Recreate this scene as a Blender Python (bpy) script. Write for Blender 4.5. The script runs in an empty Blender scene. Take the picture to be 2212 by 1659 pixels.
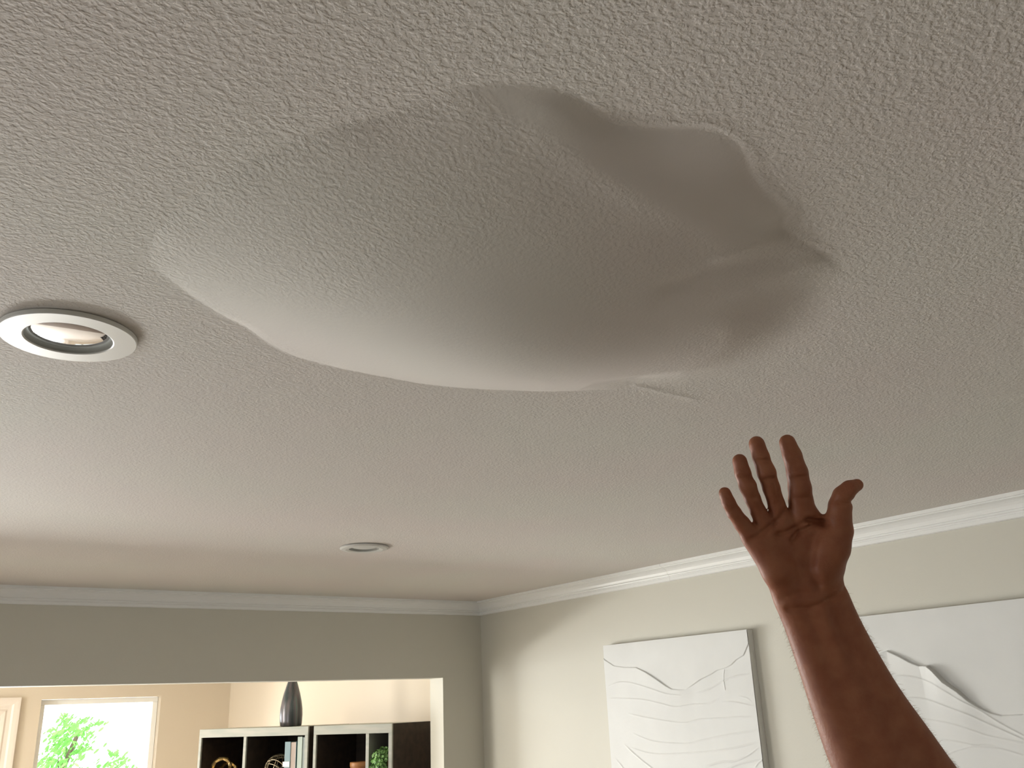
import bpy, bmesh, math, random
import numpy as np
from mathutils import Vector, Matrix

# ------------------------------------------------------------------ camera
F_PX, YAW, PITCH, ROLL = 1938.19, 0.6251027, 0.3427410, -0.0409743
CXP, CYP = 1106.0, 829.5
CAMZ = 1.84
fw = Vector((math.sin(YAW)*math.cos(PITCH), math.cos(YAW)*math.cos(PITCH), math.sin(PITCH)))
r0 = Vector((math.cos(YAW), -math.sin(YAW), 0)); u0 = r0.cross(fw)
RT = r0*math.cos(ROLL) + u0*math.sin(ROLL)
UP = -r0*math.sin(ROLL) + u0*math.cos(ROLL)
CAM = Vector((0, 0, CAMZ))
sc = bpy.context.scene
COL = sc.collection
cd = bpy.data.cameras.new('camera'); cam = bpy.data.objects.new('camera', cd); COL.objects.link(cam)
m = Matrix((RT, UP, -fw)).transposed().to_4x4(); m.translation = CAM
cam.matrix_world = m
cd.sensor_fit = 'HORIZONTAL'; cd.sensor_width = 36.0; cd.lens = F_PX*36.0/2212.0
cd.clip_start = 0.02; cd.clip_end = 200
sc.camera = cam

# ------------------------------------------------------------------ world, lights, exposure
w = bpy.data.worlds.new('world'); sc.world = w; w.use_nodes = True
bg = w.node_tree.nodes['Background']
bg.inputs[0].default_value = (0.86, 0.95, 1.0, 1); bg.inputs[1].default_value = 2.6
vs = sc.view_settings
vs.view_transform = 'Standard'; vs.look = 'None'; vs.gamma = 1.0; vs.use_curve_mapping = False
vs.exposure = 0.45

def area(name, loc, direction, sx, sy, power, col, spread=180):
    l = bpy.data.lights.new(name, 'AREA'); l.shape = 'RECTANGLE'; l.size = sx; l.size_y = sy
    l.energy = power; l.color = col; l.spread = math.radians(spread)
    o = bpy.data.objects.new(name, l); COL.objects.link(o)
    d = Vector(direction).normalized()
    o.matrix_world = Matrix.Translation(Vector(loc)) @ d.to_track_quat('-Z', 'Z').to_matrix().to_4x4()
    return o
# sunlit patio outside the glass doors of the far room (throws light up under the header)
area('patio_bounce', (-0.35, 10.9, 0.06), (0, -0.30, 1), 4.2, 1.9, 1200, (1.0, 0.985, 0.93))
# daylight through the same doors
area('door_daylight', (-0.7, 9.75, 1.05), (0.2, -1, -0.05), 3.3, 1.8, 190, (0.95, 0.98, 1.0))
# window in the left wall of the far room
area('far_left_window_light', (-2.75, 6.9, 1.45), (1, -0.1, -0.6), 2.6, 1.1, 140, (1.0, 0.97, 0.90))
# windows in the left wall of the near room
area('left_window_light', (-2.62, 2.6, 1.05), (1, -0.05, 0.12), 2.0, 1.3, 12, (1.0, 0.98, 0.92))

# ------------------------------------------------------------------ helpers
CEIL = 2.44
def ray(px, py): return RT*((px-CXP)/F_PX) + UP*(-(py-CYP)/F_PX) + fw
def on_z(px, py, z): d = ray(px, py); return CAM + d*((z-CAMZ)/d.z)
def on_x(px, py, x): d = ray(px, py); return CAM + d*(x/d.x)
def on_y(px, py, y): d = ray(px, py); return CAM + d*(y/d.y)

def mat(name, col, rough=0.6, metal=0.0, bump=None, noise=None, spec=0.5, extra=None):
    """bump=(scale, strength, distance)  noise=(scale, amount) for slight colour variation"""
    M = bpy.data.materials.new(name); M.use_nodes = True
    nt = M.node_tree; N = nt.nodes; L = nt.links; b = N['Principled BSDF']
    b.inputs['Base Color'].default_value = (*col, 1); b.inputs['Roughness'].default_value = rough
    b.inputs['Metallic'].default_value = metal; b.inputs['Specular IOR Level'].default_value = spec
    tc = N.new('ShaderNodeTexCoord')
    if noise:
        n = N.new('ShaderNodeTexNoise'); n.inputs['Scale'].default_value = noise[0]; n.inputs['Detail'].default_value = 4
        L.new(tc.outputs['Object'], n.inputs['Vector'])
        r = N.new('ShaderNodeValToRGB'); a = noise[1]
        r.color_ramp.elements[0].position = 0.3; r.color_ramp.elements[1].position = 0.7
        r.color_ramp.elements[0].color = (*[c*(1-a) for c in col], 1)
        r.color_ramp.elements[1].color = (*[min(1, c*(1+a)) for c in col], 1)
        L.new(n.outputs['Fac'], r.inputs[0]); L.new(r.outputs[0], b.inputs['Base Color'])
    if bump:
        n = N.new('ShaderNodeTexNoise'); n.inputs['Scale'].default_value = bump[0]; n.inputs['Detail'].default_value = 3
        L.new(tc.outputs['Object'], n.inputs['Vector'])
        bp = N.new('ShaderNodeBump'); bp.inputs['Strength'].default_value = bump[1]; bp.inputs['Distance'].default_value = bump[2]
        L.new(n.outputs['Fac'], bp.inputs['Height']); L.new(bp.outputs[0], b.inputs['Normal'])
    return M

def wood_mat(name, c1, c2, scale, rough=0.5, axis=(1, 8, 8)):
    M = mat(name, c1, rough); nt = M.node_tree; N = nt.nodes; L = nt.links; b = N['Principled BSDF']
    tc = N.new('ShaderNodeTexCoord'); mp = N.new('ShaderNodeMapping'); mp.inputs['Scale'].default_value = axis
    n = N.new('ShaderNodeTexNoise'); n.inputs['Scale'].default_value = scale; n.inputs['Detail'].default_value = 5
    r = N.new('ShaderNodeValToRGB'); r.color_ramp.elements[0].color = (*c1, 1); r.color_ramp.elements[1].color = (*c2, 1)
    r.color_ramp.elements[0].position = 0.35; r.color_ramp.elements[1].position = 0.65
    L.new(tc.outputs['Object'], mp.inputs[0]); L.new(mp.outputs[0], n.inputs['Vector'])
    L.new(n.outputs['Fac'], r.inputs[0]); L.new(r.outputs[0], b.inputs['Base Color'])
    return M

def link(name, me, material=None, parent=None, smooth=False, loc=None):
    o = bpy.data.objects.new(name, me); COL.objects.link(o)
    if material: me.materials.append(material)
    if smooth:
        me.polygons.foreach_set('use_smooth', [True]*len(me.polygons))
    if parent: o.parent = parent
    if loc: o.location = loc
    return o
def from_bm(name, bm, material=None, parent=None, smooth=False, loc=None, recalc=True):
    if recalc: bmesh.ops.recalc_face_normals(bm, faces=bm.faces)
    me = bpy.data.meshes.new(name); bm.to_mesh(me); bm.free()
    return link(name, me, material, parent, smooth, loc)
def from_py(name, v, f, material=None, parent=None, smooth=False, loc=None):
    me = bpy.data.meshes.new(name); me.from_pydata([tuple(a) for a in v], [], f); me.update()
    return link(name, me, material, parent, smooth, loc)
def box(bm, a, b, bevel=0.0):
    x0, y0, z0 = a; x1, y1, z1 = b
    vs_ = [bm.verts.new(p) for p in ((x0,y0,z0),(x1,y0,z0),(x1,y1,z0),(x0,y1,z0),(x0,y0,z1),(x1,y0,z1),(x1,y1,z1),(x0,y1,z1))]
    fs = [bm.faces.new([vs_[i] for i in q]) for q in ((0,3,2,1),(4,5,6,7),(0,1,5,4),(1,2,6,5),(2,3,7,6),(3,0,4,7))]
    if bevel:
        es = list({e for f in fs for e in f.edges})
        bmesh.ops.bevel(bm, geom=es, offset=bevel, segments=2, affect='EDGES', profile=0.5)
def lathe(bm, prof, n=48, cap=False):
    rings = []
    for r, z in prof:
        rings.append([bm.verts.new((r*math.cos(2*math.pi*k/n), r*math.sin(2*math.pi*k/n), z)) for k in range(n)] if r > 1e-6 else [bm.verts.new((0, 0, z))])
    for A, B in zip(rings, rings[1:]):
        for k in range(n):
            k2 = (k+1) % n
            if len(A) == 1 and len(B) == 1: continue
            if len(A) == 1: bm.faces.new((A[0], B[k], B[k2]))
            elif len(B) == 1: bm.faces.new((A[k], B[0], A[k2]))
            else: bm.faces.new((A[k], B[k], B[k2], A[k2]))
def sweep(bm, pts, rad, n=8, closed=False):
    pts = [Vector(p) for p in pts]; N = len(pts); rings = []
    nrm = None
    for i, p in enumerate(pts):
        if closed: t = (pts[(i+1) % N]-pts[i-1]).normalized()
        else: t = (pts[min(i+1, N-1)]-pts[max(i-1, 0)]).normalized()
        if nrm is None: nrm = t.orthogonal().normalized()
        nrm = (nrm - t*nrm.dot(t)).normalized(); bn = t.cross(nrm)
        r = rad(i) if callable(rad) else rad
        rings.append([bm.verts.new(p + (nrm*math.cos(2*math.pi*k/n)+bn*math.sin(2*math.pi*k/n))*r) for k in range(n)])
    M_ = N if closed else N-1
    for i in range(M_):
        A, B = rings[i], rings[(i+1) % N]
        for k in range(n): bm.faces.new((A[k], A[(k+1) % n], B[(k+1) % n], B[k]))
    if not closed: bm.faces.new(rings[0][::-1]); bm.faces.new(rings[-1])
def struct(o): o['kind'] = 'structure'; return o
def tag(o, label, cat, group=None):
    o['label'] = label; o['category'] = cat
    if group: o['group'] = group
    return o
def thing(name, loc, label, cat, group=None, rz=0):
    o = bpy.data.objects.new(name, None); COL.objects.link(o); o.location = loc; o.rotation_euler = (0, 0, rz)
    o.empty_display_size = 0.05
    return tag(o, label, cat, group)
bpy_smooth = lambda t: t*t*(3-2*t)

# ------------------------------------------------------------------ materials
M_wall = mat('greige_wall_paint', (0.66, 0.635, 0.555), 0.62, bump=(170, 0.25, 0.0012))
M_cream = mat('cream_wall_paint', (0.66, 0.58, 0.47), 0.65, bump=(170, 0.2, 0.001))
M_trim = mat('white_gloss_trim', (0.90, 0.90, 0.88), 0.28)
M_door = mat('white_door_paint', (0.74, 0.67, 0.60), 0.4)
M_floor = wood_mat('oak_floor_boards', (0.20, 0.155, 0.12), (0.28, 0.22, 0.17), 3, 0.35, (1, 9, 1))
M_patio = mat('pale_patio_concrete', (0.6, 0.58, 0.52), 0.8, noise=(4, 0.08))
M_glass = bpy.data.materials.new('clear_pane_glass'); M_glass.use_nodes = True
nt = M_glass.node_tree; nt.nodes.clear()
_o = nt.nodes.new('ShaderNodeOutputMaterial'); _m = nt.nodes.new('ShaderNodeMixShader'); _t = nt.nodes.new('ShaderNodeBsdfTransparent')
_g = nt.nodes.new('ShaderNodeBsdfGlossy'); _g.inputs['Roughness'].default_value = 0.02; _f = nt.nodes.new('ShaderNodeFresnel'); _f.inputs[0].default_value = 1.45
nt.links.new(_f.outputs[0], _m.inputs[0]); nt.links.new(_t.outputs[0], _m.inputs[1]); nt.links.new(_g.outputs[0], _m.inputs[2]); nt.links.new(_m.outputs[0], _o.inputs[0])

# ceiling paint: knockdown / orange-peel relief, weaker where the coat is stretched smooth
M_ceil = bpy.data.materials.new('textured_ceiling_paint'); M_ceil.use_nodes = True
nt = M_ceil.node_tree; N = nt.nodes; L = nt.links; b = N['Principled BSDF']
b.inputs['Roughness'].default_value = 0.75; b.inputs['Specular IOR Level'].default_value = 0.25
tc = N.new('ShaderNodeTexCoord')
n0 = N.new('ShaderNodeTexNoise'); n0.inputs['Scale'].default_value = 1.6; n0.inputs['Detail'].default_value = 2
cr = N.new('ShaderNodeValToRGB'); cr.color_ramp.elements[0].position = 0.35; cr.color_ramp.elements[1].position = 0.65
cr.color_ramp.elements[0].color = (0.725, 0.665, 0.630, 1); cr.color_ramp.elements[1].color = (0.715, 0.685, 0.635, 1)
L.new(tc.outputs['Object'], n0.inputs['Vector']); L.new(n0.outputs['Fac'], cr.inputs[0]); L.new(cr.outputs[0], b.inputs['Base Color'])
n1 = N.new('ShaderNodeTexNoise'); n1.inputs['Scale'].default_value = 165; n1.inputs['Detail'].default_value = 3.0; n1.inputs['Roughness'].default_value = 0.5; n1.inputs['Distortion'].default_value = 0.0
n2 = N.new('ShaderNodeTexNoise'); n2.inputs['Scale'].default_value = 420; n2.inputs['Detail'].default_value = 1
L.new(tc.outputs['Object'], n1.inputs['Vector']); L.new(tc.outputs['Object'], n2.inputs['Vector'])
r1 = N.new('ShaderNodeMapRange'); r1.inputs[1].default_value = 0.33; r1.inputs[2].default_value = 0.70; r1.interpolation_type = 'SMOOTHSTEP'
L.new(n1.outputs['Fac'], r1.inputs[0])
at = N.new('ShaderNodeAttribute'); at.attribute_name = 'texture_amount'
mx = N.new('ShaderNodeMath'); mx.operation = 'MULTIPLY'; L.new(r1.outputs[0], mx.inputs[0]); L.new(at.outputs['Fac'], mx.inputs[1])
ad = N.new('ShaderNodeMath'); ad.operation = 'MULTIPLY_ADD'; L.new(n2.outputs['Fac'], ad.inputs[0]); ad.inputs[1].default_value = 0.10; L.new(mx.outputs[0], ad.inputs[2])
bp = N.new('ShaderNodeBump'); bp.inputs['Strength'].default_value = 1.0; bp.inputs['Distance'].default_value = 0.00062
L.new(ad.outputs[0], bp.inputs['Height']); L.new(bp.outputs[0], b.inputs['Normal'])

# ------------------------------------------------------------------ room shell
XR, XL, YB, YN, YF = 3.13, -2.5, 4.77, -2.6, 9.34      # right wall, left wall, wall with the opening, near wall, far wall
T = 0.15; HEAD = CAMZ + 0.163; JR = 2.855; JL = -1.9
WTOP = CEIL + 0.12
def wall(name, boxes, material):
    bm = bmesh.new()
    for a, b_ in boxes: box(bm, a, b_)
    return struct(from_bm(name, bm, material))
wall('floor', [((XL-T, YN-T, -0.1), (XR+T, YB+T, 0))], M_floor)
wall('floor_far', [((XL-T, YB+T, -0.1), (XR+T, YF+T, 0))], mat('pale_bounce_floor', (0.74, 0.69, 0.62), 0.5, noise=(3, 0.05)))  # unseen far floor, made pale to bounce light up onto the ceiling
wall('wall_right', [((XR, YN-T, 0), (XR+T, YB+T, WTOP))], M_wall)
wall('wall_right_far', [((XR, YB+T, 0), (XR+T, YF+T, WTOP))], M_cream)
wall('wall_back', [((XL, YB, HEAD), (XR, YB+T, WTOP)), ((JR, YB, 0), (XR, YB+T, HEAD)), ((XL, YB, 0), (JL, YB+T, HEAD))], M_wall)
wall('wall_near', [((XL, YN-T, 0), (XR, YN, WTOP))], M_wall)
# left wall with a wide window opening
LW = (1.6, 3.7, 0.45, 1.75); FW = (5.6, 8.2, 0.85, 2.02)
wall('wall_left', [((XL-T, YN-T, 0), (XL, LW[0], WTOP)), ((XL-T, LW[1], 0), (XL, FW[0], WTOP)), ((XL-T, FW[1], 0), (XL, YF+T, WTOP)), ((XL-T, FW[0], 0), (XL, FW[1], FW[2])), ((XL-T, FW[0], FW[3]), (XL, FW[1], WTOP)), ((XL-T, LW[0], 0), (XL, LW[1], LW[2])), ((XL-T, LW[0], LW[3]), (XL, LW[1], WTOP))], M_wall)
# far wall: glazed doors (left) and a window
WX0, WX1, WZ0, WZ1 = 1.436, 2.465, 0.95, CAMZ+0.203
DX0, DX1, DZ1 = -2.3, 1.13, 1.925
wall('wall_far', [((XL, YF, DZ1), (DX1, YF+T, WTOP)), ((XL, YF, 0), (DX0, YF+T, DZ1)), ((DX1, YF, 0), (WX0, YF+T, WTOP)),
                  ((WX0, YF, 0), (WX1, YF+T, WZ0)), ((WX0, YF, WZ1), (WX1, YF+T, WTOP)), ((WX1, YF, 0), (XR, YF+T, WTOP))], M_cream)
wall('ceiling_far', [((XL, YB+T, CEIL), (XR, YF, CEIL+0.1))], M_cream)
wall('ground', [((-14, YF+T, -0.14), (16, 40, -0.02))], M_patio)

def window_unit(name, x0, x1, z0, z1, y, bars, axis='x', sash=0.04):
    """sash frame + bars + panes in a wall opening"""
    def P(a, d, z): return (a, d, z) if axis == 'x' else (d, a, z)
    bm = bmesh.new()
    def bx(a0, a1, c0, c1, d0=0.0, d1=0.04):
        p, q = P(a0, y+d0, c0), P(a1, y+d1, c1)
        box(bm, tuple(map(min, zip(p, q))), tuple(map(max, zip(p, q))), 0.003)
    bx(x0, x1, z0, z0+sash); bx(x0, x1, z1-sash, z1); bx(x0, x0+sash, z0+sash, z1-sash); bx(x1-sash, x1, z0+sash, z1-sash)
    root = struct(from_bm(name, bm, M_trim))
    edges = [x0+sash] + bars + [x1-sash]
    for c in bars:
        bm = bmesh.new(); p, q = P(c-0.03, y-0.005, z0+sash), P(c+0.03, y+0.045, z1-sash)
        box(bm, tuple(map(min, zip(p, q))), tuple(map(max, zip(p, q))), 0.003); from_bm('mullion', bm, M_trim, root)
    for a, c in zip(edges, edges[1:]):
        bm = bmesh.new(); p, q = P(a, y+0.018, z0+sash), P(c, y+0.022, z1-sash)
        box(bm, tuple(map(min, zip(p, q))), tuple(map(max, zip(p, q)))); from_bm('pane', bm, M_glass, root)
    return root
window_unit('window_1', WX0+0.002, WX1-0.002, WZ0, WZ1-0.002, YF+0.09, [], sash=0.045)
window_unit('door_1', DX0, DX1, 0.0, DZ1, YF+0.06, [DX0+1.14, DX0+2.28], sash=0.07)
window_unit('window_2', LW[0], LW[1], LW[2], LW[3], XL-0.1, [2.65], axis='y', sash=0.05)

window_unit('window_3', FW[0], FW[1], FW[2], FW[3], XL-0.1, [6.9], axis='y', sash=0.05)

# moulded casing round the glazed doors
def casing(name, x0, x1, ztop, y, wdt=0.14):
    prof = [(0, 0), (0.0, 0.018), (0.03, 0.022), (0.045, 0.014), (0.075, 0.016), (0.09, 0.03), (0.12, 0.034), (wdt, 0.034), (wdt, 0)]  # (outward, depth)
    v, f = [], []
    path = [(x0, 0, -1, 0), (x0, ztop, -1, 1), (x1, ztop, 1, 1), (x1, 0, 1, 0)]
    for (x, z, sx, sz) in path:
        for o_, d in prof: v.append((x+sx*o_, y-d, z+sz*o_))
    n = len(prof)
    for s in range(3):
        for k in range(n-1): f.append((s*n+k, s*n+k+1, (s+1)*n+k+1, (s+1)*n+k))
    return struct(from_py(name, v, f, M_door))
casing('trim_door', DX0, DX1, DZ1, YF)
# baseboards
for nm, a, b_ in (('baseboard_right', (XR-0.015, YN, 0), (XR, YB, 0.12)), ('baseboard_far', (DX1+0.14, YF-0.015, 0), (XR, YF, 0.12)), ('baseboard_near', (XL, YN, 0), (XR, YN+0.015, 0.12))):
    wall(nm, [(a, b_)], M_trim)

# crown moulding: (distance from wall, drop from ceiling)
CP = [(0.072, 0.0), (0.072, 0.0125), (0.063, 0.0135), (0.0625, 0.0165), (0.056, 0.0175), (0.047, 0.0205), (0.039, 0.0265), (0.0325, 0.0345), (0.029, 0.0440), (0.0285, 0.0475), (0.0225, 0.0485), (0.0235, 0.0515), (0.0225, 0.0545), (0.0175, 0.0565), (0.0150, 0.0575), (0.0150, 0.0610), (0.0175, 0.0635), (0.0165, 0.0745), (0.013, 0.077), (0.0, 0.0775)]
def crown(name, segs):
    v, f = [], []
    n = len(CP)
    for (A, da, B, db) in segs:
        base = len(v)
        for P, dd in ((A, da), (B, db)):
            for off, dr in CP: v.append((P[0]+dd[0]*off, P[1]+dd[1]*off, CEIL-dr))
        for k in range(n-1): f.append((base+k, base+k+1, base+n+k+1, base+n+k))
    o = from_py(name, v, f, M_trim)
    bm = bmesh.new(); bm.from_mesh(o.data); bmesh.ops.recalc_face_normals(bm, faces=bm.faces); bm.to_mesh(o.data); bm.free()
    o.data.polygons.foreach_set('use_smooth', [False]*len(o.data.polygons))
    return struct(o)
JN = 3.10   # butt joint in the right run
crown('trim_back', [((XR, YB), (-1, -1), (XL, YB), (1, -1))])
crown('trim_right', [((XR, YB), (-1, -1), (XR, JN+0.0006), (-1, 0))])
crown('trim_right_near', [((XR, JN-0.0006), (-1, 0), (XR, YN), (-1, 1))])
crown('trim_left', [((XL, YB), (1, -1), (XL, YN), (1, 1))])

# ------------------------------------------------------------------ ceiling with the sagging, water-swollen coat
def zpts(px): return np.array([on_z(x, y, CEIL)[:2] for x, y in px])
OUT = zpts([(322, 555), (345, 492), (420, 425), (500, 368), (600, 322), (670, 288), (745, 266), (830, 250), (915, 222), (960, 198), (1020, 184), (1110, 181), (1200, 192), (1262, 222), (1330, 268), (1420, 275),
            (1500, 272), (1570, 288), (1612, 330), (1622, 372), (1655, 415), (1702, 458), (1690, 488), (1735, 520), (1800, 560), (1830, 620), (1800, 700), (1700, 770), (1600, 812), (1480, 838), (1380, 840), (1290, 842),
            (1190, 845), (1080, 842), (980, 836), (900, 826), (830, 812), (760, 800), (690, 784), (620, 763), (570, 735), (530, 705), (470, 676), (420, 642), (370, 606), (335, 580)])
def catmull(P, k=4):
    n = len(P); out = []
    for i in range(n):
        a, b_, c, d = P[i-1], P[i], P[(i+1) % n], P[(i+2) % n]
        for s in range(k):
            t = s/k
            out.append(0.5*((2*b_)+(c-a)*t+(2*a-5*b_+4*c-d)*t*t+(3*b_-a-3*c+d)*t**3))
    return np.array(out)
OUT = catmull(OUT, 3)
def seg_dist(X, Y, P, closed=True):
    D = np.full(X.shape, 1e9); n = len(P)
    for i in range(n if closed else n-1):
        a = P[i]; b_ = P[(i+1) % n]; ab = b_-a
        t = np.clip(((X-a[0])*ab[0]+(Y-a[1])*ab[1])/max(ab@ab, 1e-12), 0, 1)
        D = np.minimum(D, np.hypot(X-a[0]-t*ab[0], Y-a[1]-t*ab[1]))
    return D
def inside(X, Y, P):
    c = np.zeros(X.shape, bool); n = len(P)
    for i in range(n):
        a = P[i]; b_ = P[(i+1) % n]
        if a[1] == b_[1]: continue
        cond = ((a[1] > Y) != (b_[1] > Y)) & (X < (b_[0]-a[0])*(Y-a[1])/(b_[1]-a[1])+a[0])
        c ^= cond
    return c
def sdist(X, Y, P):
    d = seg_dist(X, Y, P); return np.where(inside(X, Y, P), d, -d)
def blur(A, k):
    for _ in range(k):
        A = (A + np.roll(A, 1, 0)+np.roll(A, -1, 0))/3; A = (A + np.roll(A, 1, 1)+np.roll(A, -1, 1))/3
    return A
# coarse membrane solve
GX, GY, GH = np.arange(0.0, 1.65, 0.012), np.arange(0.42, 1.62, 0.012), 0.012
mx_, my_ = np.meshgrid(GX, GY, indexing='ij')
SD = sdist(mx_, my_, OUT); INS = SD > 0.003
LC = np.array(on_z(1095, 735, CEIL-0.05)[:2])
load = 0.75 + 4.4*np.exp(-((mx_-LC[0])**2/(2*0.15**2)+(my_-LC[1])**2/(2*0.11**2)))
U = np.zeros_like(mx_); om = 1.93
par = (np.add.outer(np.arange(len(GX)), np.arange(len(GY))) % 2)
for it in range(420):
    for c in (0, 1):
        nb = (np.roll(U, 1, 0)+np.roll(U, -1, 0)+np.roll(U, 1, 1)+np.roll(U, -1, 1)+GH*GH*load)/4
        mk = INS & (par == c); U[mk] += om*(nb[mk]-U[mk])
DEPTH = 0.090
U *= DEPTH/U.max()
ratio = np.where(INS, U/np.maximum(SD, 0.004), 0); wgt = INS.astype(float)
ratio = blur(ratio, 2)/np.maximum(blur(wgt, 2), 1e-3)
def bil(A, X, Y):
    fx = np.clip((X-GX[0])/GH, 0, len(GX)-1.001); fy = np.clip((Y-GY[0])/GH, 0, len(GY)-1.001)
    i = fx.astype(int); j = fy.astype(int); a = fx-i; b_ = fy-j
    return A[i, j]*(1-a)*(1-b_)+A[i+1, j]*a*(1-b_)+A[i, j+1]*(1-a)*b_+A[i+1, j+1]*a*b_
def gauss_line(X, Y, px, wd):
    P = zpts(px); return np.exp(-(seg_dist(X, Y, P, False)/wd)**2)
# soft region at the right end, where the coat is still attached gradually
SOFT = zpts([(1250, 900), (1330, 760), (1500, 640), (1700, 590), (1850, 560), (2000, 600), (1950, 900)])
LOBE = zpts([(1010, 190), (1110, 180), (1200, 190), (1262, 222), (1330, 268), (1500, 272), (1600, 310), (1625, 380), (1705, 460), (1700, 500), (1560, 500), (1480, 450), (1400, 400), (1280, 340), (1180, 270), (1080, 230)])
CORE = zpts([(560, 600), (800, 590), (930, 480), (1100, 460), (1300, 560), (1500, 560), (1600, 620), (1400, 740), (1300, 835), (1000, 835), (760, 798), (580, 735), (400, 620)])
def height(X, Y):
    sd = sdist(X, Y, OUT)
    h = np.maximum(sd, 0)*bil(ratio, X, Y)
    hu = np.where((X > GX[0]) & (X < GX[-1]) & (Y > GY[0]) & (Y < GY[-1]), bil(U, X, Y), 0)
    hu = blur(hu, 7)
    tt = bpy_smooth(np.clip((sd-0.02)/0.05, 0, 1)); h = h*(1-tt)+hu*tt
    h = np.where(sd > 0, h, 0)
    soft = np.clip(sdist(X, Y, SOFT)/0.10+0.35, 0, 1); e = np.clip(sd/0.20, 0, 1)
    h *= 1-soft*(1-bpy_smooth(e))
    # lifted lip of old texture round the smooth lobe, fold across the lobe, small creases
    h += 0.0016*gauss_line(X, Y, [(1180, 250), (1290, 330), (1400, 395), (1500, 440), (1600, 505)], 0.030)*np.clip(sd/0.02, 0, 1)
    h += 0.0022*gauss_line(X, Y, [(1560, 520), (1640, 505), (1700, 500)], 0.015)*np.clip(sd/0.01, 0, 1)
    h -= 0.003*gauss_line(X, Y, [(1450, 560), (1560, 545), (1690, 545)], 0.02)*np.clip(sd/0.02, 0, 1)
    h += 0.0013*gauss_line(X, Y, [(1375, 832), (1430, 846), (1500, 862)], 0.009)
    lip = np.exp(-((sd+0.006)/0.007)**2)*np.clip(sdist(X, Y, zpts([(1180, 120), (1800, 200), (1900, 560), (1560, 560), (1400, 420)]))/0.04, 0, 1)
    h += 0.0011*lip
    return h, sd
ax_x = np.concatenate([np.linspace(XL, -0.06, 24)[:-1], np.arange(-0.06, 1.62, 0.0045), np.linspace(1.62, XR, 16)])
ax_y = np.concatenate([np.linspace(YN, 0.44, 30)[:-1], np.arange(0.44, 1.60, 0.0045), np.linspace(1.6, YB, 30)])
RINGS = [(on_z(150, 722, CEIL), 0.104), (on_z(787, 1181.5, CEIL), 0.094)]
X, Y = np.meshgrid(ax_x, ax_y, indexing='ij')
H_, sd_ = height(X, Y)
nx, ny = X.shape
V = np.stack([X, Y, CEIL-H_], -1).reshape(-1, 3)
idx = np.arange(nx*ny).reshape(nx, ny)
Fq = np.stack([idx[:-1, :-1], idx[:-1, 1:], idx[1:, 1:], idx[1:, :-1]], -1).reshape(-1, 4)
me = bpy.data.meshes.new('ceiling'); me.from_pydata(V.tolist(), [], Fq.tolist())
lobe = np.clip(sdist(X, Y, LOBE)/0.02+0.5, 0, 1); core = np.clip(sdist(X, Y, CORE)/0.10+0.5, 0, 1)
farther = np.clip((Y-0.9)/1.2, 0, 1)
amt = (1-0.93*lobe)*(1-0.80*core)*(1-0.35*np.clip(sd_/0.05, 0, 1))*(1-0.35*np.clip((Y-1.1)/1.5, 0, 1))
a = me.attributes.new('texture_amount', 'FLOAT', 'POINT'); a.data.foreach_set('value', amt.reshape(-1).astype(np.float32))
ceil = struct(link('ceiling', me, M_ceil, smooth=True))
# holes for the two lamps: cut the two coarse/fine cells open with a boolean-free inset (bmesh delete + bridge to circle)
def punch(me, c, r_hole, r_clear):
    bm = bmesh.new(); bm.from_mesh(me)
    lay = bm.verts.layers.float.get('texture_amount')
    # refine cells round the lamp until small
    for _ in range(7):
        es = {e for f in bm.faces if (f.calc_center_median().xy-c.xy).length < r_clear+math.sqrt(f.calc_area()) for e in f.edges if e.calc_length() > 0.018}
        if not es: break
        bmesh.ops.subdivide_edges(bm, edges=list(es), cuts=1, use_grid_fill=True)
    dl = [f for f in bm.faces if (f.calc_center_median().xy-c.xy).length < r_hole]
    bmesh.ops.delete(bm, geom=dl, context='FACES')
    bm.to_mesh(me); bm.free()
for c, R_ in RINGS: punch(me, c, R_*0.82, R_)
me.polygons.foreach_set('use_smooth', [True]*len(me.polygons))

# ------------------------------------------------------------------ recessed lights
M_ring = mat('brushed_white_ring', (0.74, 0.73, 0.70), 0.35)
M_bezel = mat('grey_ring_edge', (0.45, 0.42, 0.37), 0.4)
M_baf = mat('grey_baffle', (0.30, 0.28, 0.24), 0.5)
M_lens = mat('lamp_lens', (0.75, 0.75, 0.80), 0.06, metal=0.85)
def downlight(c, R_, label, far):
    t = thing('recessed_light', (c.x, c.y, CEIL), label, 'ceiling light')
    ri = R_*0.64; n = 96
    bm = bmesh.new()
    if not far: lathe(bm, [(R_-0.004, 0.001), (R_-0.004, -0.0012), (R_, -0.0012), (R_, -0.0075), (R_-0.0012, -0.0088), (ri+0.002, -0.0088), (ri, -0.0078), (ri, 0.0)], n)
    else: lathe(bm, [(R_-0.006, 0.001), (R_-0.006, -0.003), (R_, -0.003), (R_, -0.0065), (R_-0.006, -0.0095), (ri+0.012, -0.0115), (ri, -0.0095), (ri, 0.0)], n)
    from_bm('trim_ring', bm, M_ring, t)
    bm = bmesh.new(); d = 0.008 if not far else 0.008
    lathe(bm, [(ri-0.0004, -0.0070), (ri-0.001, 0.0), (ri-0.004, d), (ri-0.004, d+0.03)], n)
    from_bm('baffle', bm, M_baf, t)
    bm = bmesh.new(); rl = ri-0.005
    lathe(bm, [(rl, d-0.004)]+[(rl*math.cos(a_), d-0.004-0.010*math.sin(a_)) for a_ in [k*math.pi/2/8 for k in range(1, 9)]], n)
    from_bm('lens', bm, M_lens if not far else M_ring, t, smooth=True)
    return t
downlight(RINGS[0][0], 0.104, 'large white ring recessed light with clear lens beside the sagging ceiling bulge', False)
downlight(RINGS[1][0], 0.094, 'small-looking white recessed light near the far crown moulding', True)

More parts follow.
